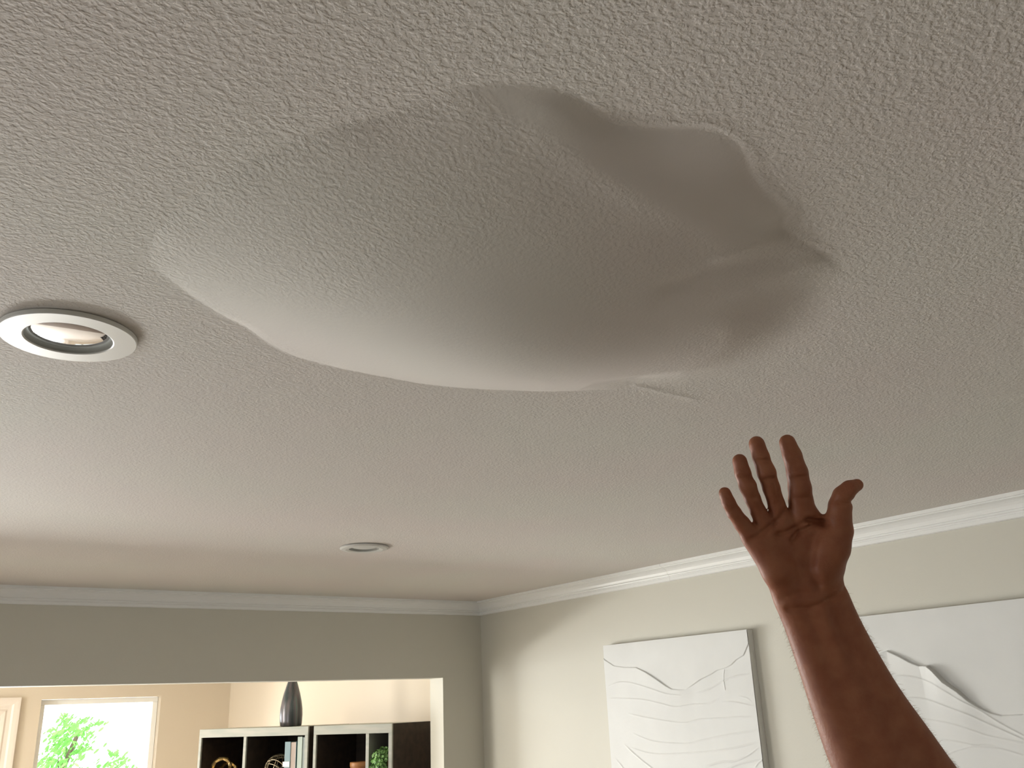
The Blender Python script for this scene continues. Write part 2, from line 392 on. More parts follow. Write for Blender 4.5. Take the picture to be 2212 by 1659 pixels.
# ------------------------------------------------------------------ relief canvases on the right wall
M_plaster = mat('white_plaster_relief', (0.76, 0.76, 0.74), 0.6, bump=(60, 0.3, 0.0012), noise=(5, 0.03))
M_cedge = mat('grey_canvas_edge', (0.76, 0.75, 0.72), 0.7, bump=(300, 0.3, 0.0006))
def canvas(name, y0, y1, z0, z1, thick, steps, lines, label):
    """y0>y1 (y0 = left edge). steps: fold edges (pixels) with height, fall-off ; lines: thin creases"""
    xf = XR-thick
    t = thing(name, (XR, (y0+y1)/2, z0), label, 'artwork', 'white plaster relief panels on the right wall')
    c0 = Vector((XR, (y0+y1)/2, z0))
    ys = np.linspace(y0, y1, 480); zs = np.concatenate([np.linspace(z0, z1-0.72, 20)[:-1], np.linspace(z1-0.72, z1, 400)])
    A, B = np.meshgrid(ys, zs, indexing='ij')
    Hh = np.full_like(A, 0.009)
    for px, hgt, fall, side in steps:
        P = np.array([[on_x(x, y, xf).y, on_x(x, y, xf).z] if not isinstance(x, str) else None for x, y in px])
        D = seg_dist(A, B, P, False)
        o_ = np.argsort(P[:, 0]); zl = np.interp(A, P[o_, 0], P[o_, 1])
        below = (zl-B)*side
        ha = np.array([q if isinstance(hgt, tuple) is False else 0 for q in [hgt]])[0] if not isinstance(hgt, tuple) else None
        if isinstance(hgt, tuple): hh = np.interp(A, P[o_, 0], np.array(hgt)[o_])
        else: hh = hgt
        Hh += np.where(below > 0, hh*np.exp(-D/fall), 0)*np.clip(np.abs(below)/0.002, 0, 1)
    rng = random.Random(3)
    for px, hgt, wd in lines:
        P = np.array([[on_x(x, y, xf).y, on_x(x, y, xf).z] for x, y in px])
        P = catm_open(P)
        ya, yb = P[:, 0].min(), P[:, 0].max(); tp = np.clip((A-ya)/0.05+0.05, 0, 1)*np.clip((yb-A)/0.05+0.05, 0, 1) if yb-ya > 0.05 else 1.0
        Hh += 0.95*tp*hgt*np.exp(-(seg_dist(A, B, P, False)/(wd*0.75))**2)
        o_ = np.argsort(P[:, 0]); zl = np.interp(A, P[o_, 0], P[o_, 1]); D = seg_dist(A, B, P, False)
        Hh += np.where(zl > B, 0.5*hgt*tp*np.exp(-D/0.02), 0)
    nx, ny = A.shape
    V = np.stack([xf+0.005-Hh-c0.x, A-c0.y, B-c0.z], -1).reshape(-1, 3)
    idx = np.arange(nx*ny).reshape(nx, ny)
    Fq = np.stack([idx[:-1, :-1], idx[1:, :-1], idx[1:, 1:], idx[:-1, 1:]], -1).reshape(-1, 4)
    from_py('plaster_relief', V.tolist(), Fq.tolist(), M_plaster, t, smooth=True)
    bm = bmesh.new(); box(bm, (xf+0.0006-c0.x, y1-c0.y, 0), (0-0.0005, y0-c0.y, z1-z0)); from_bm('canvas_edge', bm, M_cedge, t)
    return t
def catm_open(P, k=6):
    P = np.vstack([2*P[0]-P[1], P, 2*P[-1]-P[-2]]); out = []
    for i in range(1, len(P)-2):
        a, b_, c, d = P[i-1:i+3]
        for s in range(k):
            t = s/k; out.append(0.5*((2*b_)+(c-a)*t+(2*a-5*b_+4*c-d)*t*t+(3*b_-a-3*c+d)*t**3))
    out.append(P[-2]); return np.array(out)
def c6(L_): return [(1280+x/5.2, 1340+y/5.2) for x, y in L_]
def c3(L_): return [(1800+x/4.376, 1280+y/4.376) for x, y in L_]
ZT = CAMZ+0.2618
S1 = c6([(120, 410), (145, 440), (250, 510), (370, 527), (500, 527), (610, 580), (720, 650), (830, 730), (900, 770), (980, 778), (1050, 775), (1120, 730), (1210, 665), (1340, 600), (1400, 560), (1500, 530), (1560, 500), (1620, 440), (1700, 390), (1735, 310), (1760, 250)])
S1h = (.002, .003, .003, .003, .004, .007, .007, .006, .004, .003, .0, -.003, -.004, -.004, -.004, -.003, -.003, -.003, -.003, -.003, -.003)
L1 = [(c6([(180, 745), (300, 698), (420, 700), (560, 735), (700, 780), (850, 828), (1010, 845)]), .0015, .004),
      (c6([(190, 880), (330, 878), (560, 890), (760, 930), (940, 972), (1130, 945), (1300, 935), (1450, 870)]), .0015, .004),
      (c6([(1160, 825), (1300, 775), (1400, 720), (1480, 680), (1600, 630), (1780, 600)]), .002, .004),
      (c6([(1480, 560), (1475, 640), (1495, 780)]), .002, .003),
      (c6([(1450, 920), (1600, 920), (1840, 970)]), .0015, .004), (c6([(1640, 850), (1750, 880), (1810, 940)]), .0018, .004),
      (c6([(400, 1045), (600, 1090), (900, 1140), (1060, 1150), (1200, 1115), (1350, 1105), (1800, 1080)]), .0014, .004),
      (c6([(460, 1270), (700, 1360), (1050, 1385), (1200, 1355), (1500, 1290), (1900, 1225)]), .0015, .004),
      (c6([(430, 1430), (700, 1500), (1100, 1490), (1500, 1450), (1890, 1360)]), .0016, .004),
      (c6([(1250, 1650), (1450, 1590), (1600, 1580), (1760, 1510), (1890, 1410)]), .0022, .004),
      (c6([(360, 1390), (480, 1500), (600, 1600), (760, 1720)]), .0022, .005), (c6([(260, 1550), (340, 1640), (440, 1760)]), .002, .005),
      (c6([(1100, 1760), (1450, 1680), (1700, 1600), (1920, 1560)]), .002, .004), (c6([(1840, 1640), (1880, 1590), (1930, 1560)]), .002, .004)]
canvas('relief_panel', 3.593, 2.655, ZT-1.22, ZT, 0.033, [(S1, S1h, 0.10, 1)], L1, 'white plaster relief panel farther along the right wall, left of the raised arm')
S2 = c3([(-260, 1500), (-60, 1100), (200, 820), (330, 700), (390, 620), (440, 575), (520, 548), (640, 600), (740, 655), (830, 690), (910, 690), (980, 745), (1070, 840), (1200, 930), (1300, 1020), (1400, 1085), (1500, 1135), (1600, 1160), (1800, 1150), (2100, 1000)])
S2h = (.004, .004, .004, .008, .012, .012, .009, .012, .012, .012, .022, .026, .026, .022, .016, .010, .007, .005, .006, .006)
L2 = [(c3([(300, 1060), (420, 920), (500, 850), (600, 795), (700, 790), (820, 810), (960, 860), (1100, 940), (1230, 1020), (1400, 1110), (1600, 1240), (1900, 1400)]), .0018, .004),
      (c3([(500, 1130), (620, 1030), (720, 998), (860, 1005), (1000, 1045), (1150, 1100), (1300, 1155), (1500, 1250), (1900, 1430)]), .0018, .004),
      (c3([(600, 1300), (740, 1220), (880, 1205), (1020, 1220), (1180, 1255), (1350, 1310), (1500, 1360), (1900, 1440)]), .0015, .004),
      (c3([(950, 1390), (1150, 1405), (1350, 1445), (1600, 1480), (1900, 1570)]), .0015, .004),
      (c3([(1000, 1560), (1200, 1480), (1400, 1440), (1600, 1460)]), .0012, .004)]
canvas('relief_panel', 2.17, 1.23, ZT-1.22, ZT, 0.033, [(S2, S2h, 0.07, 1)], L2, 'white plaster relief panel with deep folded crest, right of the raised arm')

# ------------------------------------------------------------------ bookcase and what is on it
M_espresso = wood_mat('espresso_wood', (0.020, 0.012, 0.008), (0.040, 0.024, 0.016), 3, 0.5)
M_greywash = wood_mat('grey_washed_wood', (0.32, 0.34, 0.30), (0.42, 0.41, 0.36), 4, 0.55)
M_gpanel = mat('grey_panel', (0.34, 0.35, 0.33), 0.5)
BO = Vector((1.998, 6.54, 0)); BRZ = math.radians(-65)          # front-left corner and heading of the bookcases
BXA = Vector((math.cos(BRZ), math.sin(BRZ), 0)); BYA = Vector((-math.sin(BRZ), math.cos(BRZ), 0))
TOPZ = CAMZ-0.079; SHZ = 1.40
def onf(px, py, d=0.0):            # where a sight line meets the vertical plane d behind the bookcase front
    q = ray(px, py); o_ = BO+BYA*d
    return CAM+q*(o_.dot(BYA)/q.dot(BYA))
def loc_s(px, py=1600, d=0.0): return (onf(px, py, d)-BO).dot(BXA)
BS = [loc_s(x) for x in (430, 529, 665, 677, 793.5, 842)]
def bookcase(label, s0, s1, div, panel_last):
    t = thing('bookcase', BO+BXA*s0, label, 'bookcase', rz=BRZ)
    D = 0.40; tb = 0.052; ps = 0.022; W = s1-s0; dv = div-s0
    def part(nm, a, b_, m_, bev=0.0015, lab=None):
        bm = bmesh.new(); box(bm, a, b_, bev); o = from_bm(nm, bm, m_, t)
        if lab: o['label'] = lab
        return o
    part('side_panel', (0, 0.012, 0), (ps, D, TOPZ), M_espresso); part('side_panel', (W-ps, 0.012, 0), (W, D, TOPZ), M_espresso)
    part('top_board', (ps, 0.012, TOPZ-0.03), (W-ps, D, TOPZ), M_greywash)
    part('top_rail', (0.0, 0.0, TOPZ-tb), (W, 0.0118, TOPZ), M_greywash)
    for xa, w_ in ((0.0, ps), (dv-0.012, 0.024), (W-ps-0.004, ps+0.004)): part('front_post', (xa, 0.0, 0.0), (xa+w_, 0.0118, TOPZ-tb), M_greywash)
    part('divider', (dv-0.009, 0.0125, 0.0), (dv+0.009, D-0.012, TOPZ-0.031), M_gpanel if panel_last else M_espresso)
    for z in (SHZ, SHZ-0.34, SHZ-0.68, SHZ-1.02, SHZ-1.36): part('shelf', (ps, 0.0125, z-0.018), (W-ps, D-0.012, z), M_espresso)
    part('back_panel', (ps, D-0.0115, 0), (W-ps, D, TOPZ-0.031), M_espresso)
    return t
bookcase('dark bookcase with pale edging, left unit with the vase on top', BS[0], BS[2], BS[1], False)
bookcase('dark bookcase with pale edging, right unit holding the plant, next to the white jamb', BS[3], BS[5]+0.016, BS[4], True)

# vase
M_vase = bpy.data.materials.new('iridescent_dark_glaze'); M_vase.use_nodes = True
nt = M_vase.node_tree; N = nt.nodes; L = nt.links; b = N['Principled BSDF']; b.inputs['Metallic'].default_value = 0.45; b.inputs['Roughness'].default_value = 0.28
tc = N.new('ShaderNodeTexCoord'); mp = N.new('ShaderNodeMapping'); mp.inputs['Scale'].default_value = (28, 28, 1.2)
n = N.new('ShaderNodeTexNoise'); n.inputs['Scale'].default_value = 1.0; n.inputs['Detail'].default_value = 3
cr = N.new('ShaderNodeValToRGB'); cr.color_ramp.elements[0].color = (0.04, 0.055, 0.06, 1); cr.color_ramp.elements[0].position = 0.35
cr.color_ramp.elements[1].color = (0.10, 0.19, 0.18, 1); cr.color_ramp.elements[1].position = 0.7
e_ = cr.color_ramp.elements.new(0.55); e_.color = (0.14, 0.12, 0.13, 1)
L.new(tc.outputs['Object'], mp.inputs[0]); L.new(mp.outputs[0], n.inputs[0]); L.new(n.outputs['Fac'], cr.inputs[0]); L.new(cr.outputs[0], b.inputs['Base Color'])
vp = onf(628, 1568, 0.12)
bm = bmesh.new()
vprof = [(0, 0), (0.060, 0), (0.068, 0.004), (0.0715, 0.03), (0.073, 0.07), (0.071, 0.11), (0.063, 0.16), (0.052, 0.205), (0.040, 0.245), (0.029, 0.28), (0.022, 0.31), (0.019, 0.335), (0.021, 0.35), (0.024, 0.356), (0.020, 0.356), (0.015, 0.33), (0.014, 0.25), (0, 0.24)]
lathe(bm, vprof, 56)
tag(from_bm('vase', bm, M_vase, smooth=True, loc=(vp.x, vp.y, TOPZ)), 'tall dark iridescent bottle-shaped vase standing on top of the bookcase', 'vase')

# gold knot
M_gold = mat('polished_gold', (0.85, 0.62, 0.28), 0.25, metal=1.0)
kp = onf(484, 1652, 0.13)
bm = bmesh.new(); pts = []
nk = 44
for i in range(nk):
    a_ = 2*math.pi*i/nk
    r_ = 0.050+0.026*math.cos(3*a_); pts.append((r_*math.cos(2*a_), 0.024*math.sin(3*a_), r_*math.sin(2*a_)))
pts = [Vector(p)*1.13 for p in pts]
zmin = min(p.z for p in pts)
sweep(bm, pts, lambda i: 0.0105+0.003*(i % 2), 5, True)
tag(from_bm('knot_sculpture', bm, M_gold, loc=(kp.x, kp.y, SHZ-zmin+0.011)), 'faceted gold knot ornament in the leftmost bookcase bay', 'ornament')
# wire sphere
M_wire = mat('antique_silver_wire', (0.50, 0.42, 0.30), 0.35, metal=1.0)
wp = onf(604, 1645, 0.16)
t = thing('wire_sphere', (wp.x, wp.y, SHZ+0.098), 'openwork metal wire sphere beside the teal book in the bookcase', 'ornament')
rng = random.Random(5)
for i in range(11):
    ax = Vector((rng.uniform(-1, 1), rng.uniform(-1, 1), rng.uniform(-1, 1))).normalized(); u_ = ax.orthogonal().normalized(); v_ = ax.cross(u_)
    off = rng.uniform(-0.5, 0.5); R1 = 0.094; rr = R1*math.sqrt(1-off*off)
    bm = bmesh.new(); sweep(bm, [ax*off*R1 + (u_*math.cos(2*math.pi*k/30)+v_*math.sin(2*math.pi*k/30))*rr for k in range(30)], 0.0026, 5, True)
    from_bm('ring', bm, M_wire, t)
# books
def book(label, x0, x1, hgt, dep, c_cover, c_page, y0, tagged=False):
    q = BO+BXA*x0+BYA*y0; t = thing('book', (q.x, q.y, SHZ), label, 'book', rz=BRZ)
    mc = mat('cover_'+label.split()[0], c_cover, 0.35); mp_ = mat('pages_'+label.split()[0], c_page, 0.8, bump=(400, 0.4, 0.001))
    W = x1-x0
    bm = bmesh.new(); box(bm, (0, 0, 0), (0.003, dep, hgt), 0.0005); box(bm, (W-0.003, 0, 0), (W, dep, hgt), 0.0005); box(bm, (0, 0, 0), (W*0.5, 0.003, hgt), 0.0008)
    from_bm('cover', bm, mc, t)
    bm = bmesh.new(); box(bm, (0.003, 0.004, 0.004), (W-0.003, dep-0.004, hgt-0.004)); from_bm('page_block', bm, mp_, t)
    if tagged:
        bm = bmesh.new(); box(bm, (-0.012, -0.0012, 0.125), (W*0.5-0.004, -0.0002, 0.155)); from_bm('sticker', bm, mat('white_sticker', (0.8, 0.78, 0.76), 0.6, noise=(160, 0.15)), t)['label'] = 'small white sticker'
    return t
b0 = loc_s(616, d=0.02); b1 = loc_s(640.5, d=0.02)
book('teal book with pale pages and a small white sticker, upright in the bookcase', b0, b1, 0.272, 0.2, (0.07, 0.15, 0.17), (0.46, 0.38, 0.34), 0.02, True)
b2 = loc_s(643, d=0.02); b3 = BS[2]-0.024
book('pale green taller book upright between the teal book and the bookcase post', b2, b3, 0.300, 0.2, (0.24, 0.30, 0.24), (0.30, 0.34, 0.34), 0.02)
# turned wooden candle holder
M_cwood = wood_mat('honey_turned_wood', (0.30, 0.12, 0.04), (0.46, 0.21, 0.07), 6, 0.4, (1, 1, 6))
cp_ = onf(777, 1640, 0.12)
t = thing('candle_holder', (cp_.x, cp_.y, SHZ), 'turned honey-coloured wooden candle holder in the bookcase left of the plant', 'candle holder')
bm = bmesh.new()
lathe(bm, [(0, 0), (0.058, 0), (0.060, 0.008), (0.052, 0.018), (0.040, 0.03), (0.048, 0.042), (0.057, 0.05), (0.058, 0.056), (0.050, 0.066), (0.054, 0.074), (0.0575, 0.079), (0.056, 0.085), (0.048, 0.093), (0.050, 0.105), (0.057, 0.115), (0.059, 0.122), (0.059, 0.142), (0.057, 0.145), (0.035, 0.145), (0.033, 0.135), (0, 0.135)], 40)
from_bm('body', bm, M_cwood, t, smooth=True)
# plant
M_leaf = mat('green_leaf', (0.20, 0.38, 0.12), 0.45, noise=(25, 0.5)); M_pot = mat('white_pot', (0.6, 0.58, 0.54), 0.5); M_stem = mat('brown_stem', (0.35, 0.17, 0.07), 0.7)
pp = BO+BXA*((BS[4]+BS[5])/2)+BYA*0.085
t = thing('potted_plant', (pp.x, pp.y, SHZ), 'bushy green potted plant with small round leaves at the right of the bookcase', 'plant', rz=BRZ)
bm = bmesh.new(); lathe(bm, [(0, 0), (0.035, 0), (0.045, 0.07), (0.048, 0.075), (0.042, 0.075), (0.038, 0.065), (0, 0.065)], 28); from_bm('pot', bm, M_pot, t, smooth=True)
bm = bmesh.new(); rng = random.Random(9)
hw = (BS[5]-BS[4])/2
for i in range(1500):
    c = Vector((rng.gauss(0.0, 0.6)*0.09, rng.uniform(-0.12, 0.10), rng.uniform(0.05, 0.235)))
    q_ = (c.x/0.095)**2+((c.y+0.02)/0.09)**2+((c.z-0.13)/0.105)**2
    if q_ > 1 or q_ < 0.35: continue
    if c.y > -0.095 and abs(c.x) > hw-0.022: continue
    if c.y <= -0.088 and (c.x > hw-0.03): continue
    nrm = (Vector((c.x, c.y, (c.z-0.13)*0.9)).normalized()+Vector([rng.uniform(-.8, .8) for _ in range(3)])).normalized()
    u_ = nrm.orthogonal().normalized(); v_ = nrm.cross(u_); s_ = rng.uniform(0.008, 0.012)
    ctr = bm.verts.new(c+nrm*-0.004); rim = [bm.verts.new(c+(u_*math.cos(2*math.pi*k/7)+v_*math.sin(2*math.pi*k/7)*0.85)*s_) for k in range(7)]
    for k in range(7): bm.faces.new((ctr, rim[k], rim[(k+1) % 7]))
o = from_bm('foliage', bm, M_leaf, t, recalc=False); o['kind'] = 'stuff'
bm = bmesh.new(); sweep(bm, [(0, 0, 0.06), (0.004, 0.003, 0.14), (0.014, 0, 0.20), (0.026, 0.0, 0.262)], lambda i: 0.0045-0.0006*i, 6); from_bm('stem', bm, M_stem, t)

# ------------------------------------------------------------------ tree outside the far window
M_tleaf = bpy.data.materials.new('backlit_leaf'); M_tleaf.use_nodes = True
nt = M_tleaf.node_tree; N = nt.nodes; L = nt.links; N.clear()
o_ = N.new('ShaderNodeOutputMaterial'); df = N.new('ShaderNodeBsdfDiffuse'); tr = N.new('ShaderNodeBsdfTranslucent'); ms = N.new('ShaderNodeMixShader')
df.inputs[0].default_value = (0.16, 0.42, 0.10, 1); tr.inputs[0].default_value = (0.30, 0.62, 0.16, 1); ms.inputs[0].default_value = 0.5
L.new(df.outputs[0], ms.inputs[1]); L.new(tr.outputs[0], ms.inputs[2]); L.new(ms.outputs[0], o_.inputs[0])
YT = 13.0
rng = random.Random(12)
clusters = [(142, 1550, 6), (147, 1562, 6), (150, 1572, 8), (128, 1582, 9), (118, 1590, 10), (127, 1600, 11), (152, 1606, 9), (140, 1596, 9), (160, 1578, 7), (172, 1585, 6), (190, 1578, 6), (192, 1592, 6), (207, 1563, 4), (183, 1556, 4), (186, 1614, 7), (166, 1624, 6), (152, 1628, 7), (122, 1620, 8),
            (95, 1640, 10), (108, 1650, 12), (125, 1648, 11), (140, 1645, 10), (100, 1665, 14), (125, 1672, 15), (150, 1680, 14), (110, 1700, 18), (145, 1710, 18), (225, 1652, 5), (250, 1630, 5), (262, 1646, 6), (270, 1662, 7), (100, 1740, 22), (140, 1750, 22), (60, 1690, 20), (60, 1630, 14), (240, 1700, 12)]
base = on_y(110, 1900, YT)
tx = base.x
t = thing('tree', (tx, YT, -0.02), 'leafy green tree in bright light outside the far window', 'tree')
bm = bmesh.new()
for (px, py, rp) in clusters:
    c0 = on_y(px, py, YT) - Vector((tx, YT, -0.02)); R1 = rp*YT*1.2/F_PX
    for i in range(int(10+rp*2.2)):
        c = c0+Vector((rng.gauss(0, R1*0.55), rng.gauss(0, 0.25), rng.gauss(0, R1*0.55)))
        nrm = Vector((rng.uniform(-1, 1), rng.uniform(-1.5, 0.2), rng.uniform(-1, 1))).normalized(); u_ = nrm.orthogonal().normalized(); v_ = nrm.cross(u_); s_ = rng.uniform(0.018, 0.035)
        bm.faces.new([bm.verts.new(c+u_*a1*s_*1.5+v_*a2*s_) for a1, a2 in ((-1, 0), (-0.3, 0.55), (0.5, 0.45), (1, 0), (0.5, -0.45), (-0.3, -0.55))])
o = from_bm('foliage', bm, M_tleaf, t, recalc=False); o['kind'] = 'stuff'
M_bark = mat('bark', (0.10, 0.075, 0.05), 0.9)
bm = bmesh.new(); sweep(bm, [(0, 0, 0), (0.03, 0, 0.7), (-0.02, 0.02, 1.3), (0.12, 0, 1.75)], lambda i: 0.06-0.012*i, 8); from_bm('trunk', bm, M_bark, t)
for a1, b1_ in ((( -0.02, 0.02, 1.2), on_y(126, 1600, YT)), ((0.0, 0.0, 1.3), on_y(150, 1580, YT)), ((0.0, 0.0, 1.2), on_y(185, 1600, YT)), ((0, 0, 1.0), on_y(262, 1650, YT)), ((0, 0, 1.0), on_y(62, 1640, YT))):
    e = b1_-Vector((tx, YT, -0.02)); s = Vector(a1); mid = s.lerp(e, 0.5)+Vector((0, 0.05, -0.05))
    bm = bmesh.new(); sweep(bm, [s, mid, e], lambda i: 0.008-0.003*i, 6); from_bm('branch', bm, M_bark, t)

# ------------------------------------------------------------------ raised arm: implicit surface (tapered capsules, smooth union) -> mesh
ZD = 0.90                                    # distance of the palm along the optical axis
PXM = ZD/F_PX                                # metres per pixel there
def hp(px, py, dz=0.0):                      # point in camera axes (right, up, toward viewer), metres ; dz>0 nearer
    Z = ZD-dz; return np.array([(px-CXP)/F_PX*Z, -(py-CYP)/F_PX*Z, -Z])
C4 = lambda x, y: (1530+x/5.926, 920+y/5.926)
C1 = lambda x, y: (1480+x/2.186, 900+y/2.186)
def n_(p, r, dz=0.0): q = hp(*p, dz); return (q, (r+1.3)*PXM)
pinky = [n_(C4(212, 862), 12.3, .004), n_(C4(262, 985), 13.0, .006), n_(C4(330, 1110), 14.0, .004), n_(C4(430, 1250), 16.0, .0), n_(C4(560, 1420), 19, -.002)]
ringf = [n_(C4(402, 452), 14.6, .006), n_(C4(440, 600), 15.6, .008), n_(C4(505, 770), 17.0, .008), n_(C4(566, 930), 15.6, .004), n_(C4(636, 1090), 15.4, .0), n_(C4(760, 1330), 22, -.004)]
middle = [n_(C4(620, 232), 16.0, .004), n_(C4(675, 400), 16.6, .007), n_(C4(745, 600), 18.6, .008), n_(C4(808, 800), 17.0, .005), n_(C4(872, 1000), 16.6, .001), n_(C4(950, 1270), 25, -.004)]
index = [n_(C4(1012, 214), 16.4, .0), n_(C4(1075, 380), 18.8, .003), n_(C4(1140, 600), 21.2, .005), n_(C4(1172, 800), 23.0, .003), n_(C4(1185, 960), 24.5, .0), n_(C4(1225, 1200), 30, -.003)]
thumb = [n_(C4(1905, 757), 12.0, .012), n_(C4(1805, 802), 15.2, .014), n_(C4(1725, 895), 19.5, .012), n_(C4(1690, 1020), 22.5, .010), n_(C4(1672, 1180), 24.5, .009), n_(C4(1665, 1340), 29.0, .008), n_(C4(1590, 1560), 35, .008), n_(C1(640, 760), 30, .004)]
def seg(A, B): return (A, B)
chains = [(pinky, .0022), (ringf, .0022), (middle, .0022), (index, .0022), (thumb, .003)]
wristL, wristR = n_(C1(478, 815), 31, -.002), n_(C1(668, 800), 31, .0)
palm = [  # metacarpal columns
    (pinky[-1], n_(C1(455, 740), 27, .0)), (ringf[-1], n_(C1(500, 760), 30, -.002)), (middle[-1], n_(C1(560, 760), 31, -.002)), (index[-1], n_(C1(620, 760), 31, -.002)),
    (n_(C4(1300, 1200), 14, .0), n_(C4(1560, 1290), 16, .002)),          # web
    (n_(C1(360, 600), 27, .0), n_(C1(440, 730), 31, .006)),               # hypothenar
    (n_(C1(690, 600), 30, .010), n_(C1(640, 720), 33, .010)),             # thenar
    (n_(C1(745, 560), 17.5, .0), n_(C1(690, 700), 26, .002)),
    (n_(C1(440, 730), 28, .004), n_(C1(490, 850), 27, .0)), (n_(C1(660, 720), 34, .0), n_(C1(672, 830), 29.5, .0))]
fore = []
def densify(q, k=4):
    A = np.array([[*p_, r_] for p_, r_ in q]); A = np.vstack([2*A[0]-A[1], A, 2*A[-1]-A[-2]]); out = []
    for i in range(1, len(A)-2):
        a, b_, c, d = A[i-1:i+3]
        for s_ in range(k):
            t = s_/k; out.append(0.5*((2*b_)+(c-a)*t+(2*a-5*b_+4*c-d)*t*t+(3*b_-a-3*c+d)*t**3))
    out.append(A[-2]); return [(o_[:3], float(o_[3])) for o_ in out]
# forearm: two bones side by side, thickening toward the elbow
Ls = [(480, 815, 31, 0), (550, 960, 35, .0), (632, 1160, 41, .006), (722, 1370, 50, .014), (815, 1580, 58, .024), (900, 1790, 56, .036), (985, 1990, 58, .05)]
Rs = [(670, 812, 32, 0), (718, 940, 35, .0), (802, 1140, 43, .006), (903, 1350, 52, .014), (1030, 1560, 60, .024), (1190, 1770, 56, .036), (1320, 1940, 56, .05)]
for S_ in (Ls, Rs):
    q = [n_(C1(x, y), r, dz) for x, y, r, dz in S_]
    q = densify(q); fore += list(zip(q, q[1:]))
mid_ = [n_(C1((a_[0]+b_[0])/2, (a_[1]+b_[1])/2), (a_[2]+b_[2])/2+3, a_[3]+.001) for a_, b_ in zip(Ls, Rs)]
mid_ = densify(mid_); fore += list(zip(mid_, mid_[1:]))
VX = 0.0016
allp = np.array([q[0] for ch, _ in chains for q in ch]+[q[0] for s in fore for q in s]); 
lo = allp.min(0)-0.045; hi = allp.max(0)+0.045
lo[1] = max(lo[1], hp(1900, 1820, 0.03)[1])
gx, gy, gz = [np.arange(lo[i], hi[i], VX, dtype=np.float32) for i in range(3)]
SHP = (len(gx), len(gy), len(gz))
FIELD = np.full(SHP, 0.05, np.float32)
def smin(a_, b_, k):
    h = np.clip(0.5+0.5*(b_-a_)/k, 0, 1); return b_*(1-h)+a_*h-k*h*(1-h)
def add_cap(Fd, A, B, k, flat=1.0):
    (pa, ra), (pb, rb) = A, B
    R_ = max(ra, rb)+0.03
    l = np.minimum(pa, pb)-R_; h = np.maximum(pa, pb)+R_
    s = [slice(max(0, int((l[i]-lo[i])/VX)), max(0, min(SHP[i], int((h[i]-lo[i])/VX)+1))) for i in range(3)]
    if any(q.start >= q.stop for q in s): return
    X_ = gx[s[0]][:, None, None]; Y_ = gy[s[1]][None, :, None]; Z_ = gz[s[2]][None, None, :]
    ab = pb-pa; L2_ = float(ab@ab)
    t_ = np.clip(((X_-pa[0])*ab[0]+(Y_-pa[1])*ab[1]+(Z_-pa[2])*ab[2])/L2_, 0, 1)
    d = np.sqrt((X_-pa[0]-t_*ab[0])**2+(Y_-pa[1]-t_*ab[1])**2+((Z_-pa[2]-t_*ab[2])*flat)**2)-(ra+(rb-ra)*t_)
    sub = Fd[s[0], s[1], s[2]]
    Fd[s[0], s[1], s[2]] = smin(sub, d.astype(np.float32), k)
for A, B in palm: add_cap(FIELD, A, B, 0.009, 1.18)
for A, B in fore: add_cap(FIELD, A, B, 0.006, 1.0)
FING = np.full(SHP, 0.05, np.float32)
for ch, k in chains:
    G = np.full(SHP, 0.05, np.float32)
    for A, B in zip(ch, ch[1:]): add_cap(G, A, B, k)
    FING = smin(FING, G, 0.0012)
    del G
FIELD = smin(FIELD, FING, 0.0060); del FING
# creases pressed into the palm side
def crease(px, depth, wd):
    P = np.array([hp(*q)[:2] for q in px])
    l = P.min(0)-0.012; h = P.max(0)+0.012
    i0, i1 = max(0, int((l[0]-lo[0])/VX)), min(SHP[0], int((h[0]-lo[0])/VX)); j0, j1 = max(0, int((l[1]-lo[1])/VX)), min(SHP[1], int((h[1]-lo[1])/VX))
    XX, YY = np.meshgrid(gx[i0:i1], gy[j0:j1], indexing='ij')
    D = seg_dist(XX, YY, P, False); g = depth*2.3*np.exp(-(D/wd)**2)
    zf = np.clip((gz+ZD-(-0.003 if 0.0021 < wd < 0.0028 else 0.008))/0.006, 0, 1)[None, None, :]
    FIELD[i0:i1, j0:j1, :] += (g[:, :, None]*zf).astype(np.float32)
for c in [([C4(1440, 1215), C4(1340, 1205), C4(1230, 1190)], .0035, .0022), ([C4(1455, 1235), C4(1360, 1235), C4(1290, 1260), C4(1150, 1330), C4(1050, 1450)], .0022, .0026),
          ([C4(1340, 1160), C4(1230, 1180), C4(1130, 1270), C4(1000, 1330), C4(850, 1380)], .0014, .0024), ([C4(520, 1440), C4(700, 1330), C4(860, 1210), C4(960, 1070)], .0012, .0024),
          ([C1(800-200, 520), C1(570, 600), C1(565, 700), C1(600, 780)], .0018, .004),
          ([C4(500, 655), C4(600, 640)], .0012, .002), ([C4(360, 640), C4(560, 655)], .0010, .002), ([C4(520, 905), C4(650, 890)], .0010, .002),
          ([C4(600, 425), C4(780, 440)], .0012, .002), ([C4(680, 660), C4(880, 655)], .0012, .002), ([C4(770, 990), C4(960, 950)], .0010, .002),
          ([C4(980, 400), C4(1220, 410)], .0010, .002), ([C4(1030, 650), C4(1280, 620)], .0012, .002), ([C4(1030, 920), C4(1320, 900)], .0010, .002),
          ([C4(230, 1080), C4(370, 1020)], .0010, .002), ([C4(1580, 950), C4(1840, 950)], .0010, .0022), ([C4(360, 1280), C4(540, 1190)], .0010, .002),
          ([C1(470, 890), C1(560, 885), C1(660, 840), C1(735, 805)], .0012, .0025), ([C1(430, 850), C1(500, 820), C1(600, 812)], .0008, .003)]:
    crease(*c)
for c in [([C1(620, 880), C1(650, 980), C1(690, 1080)], -.0007, .005), ([C1(690, 880), C1(730, 990), C1(790, 1120), C1(850, 1260)], -.0007, .005), ([C1(655, 900), C1(690, 1000), C1(740, 1110)], .0003, .004)]:
    crease(*c)
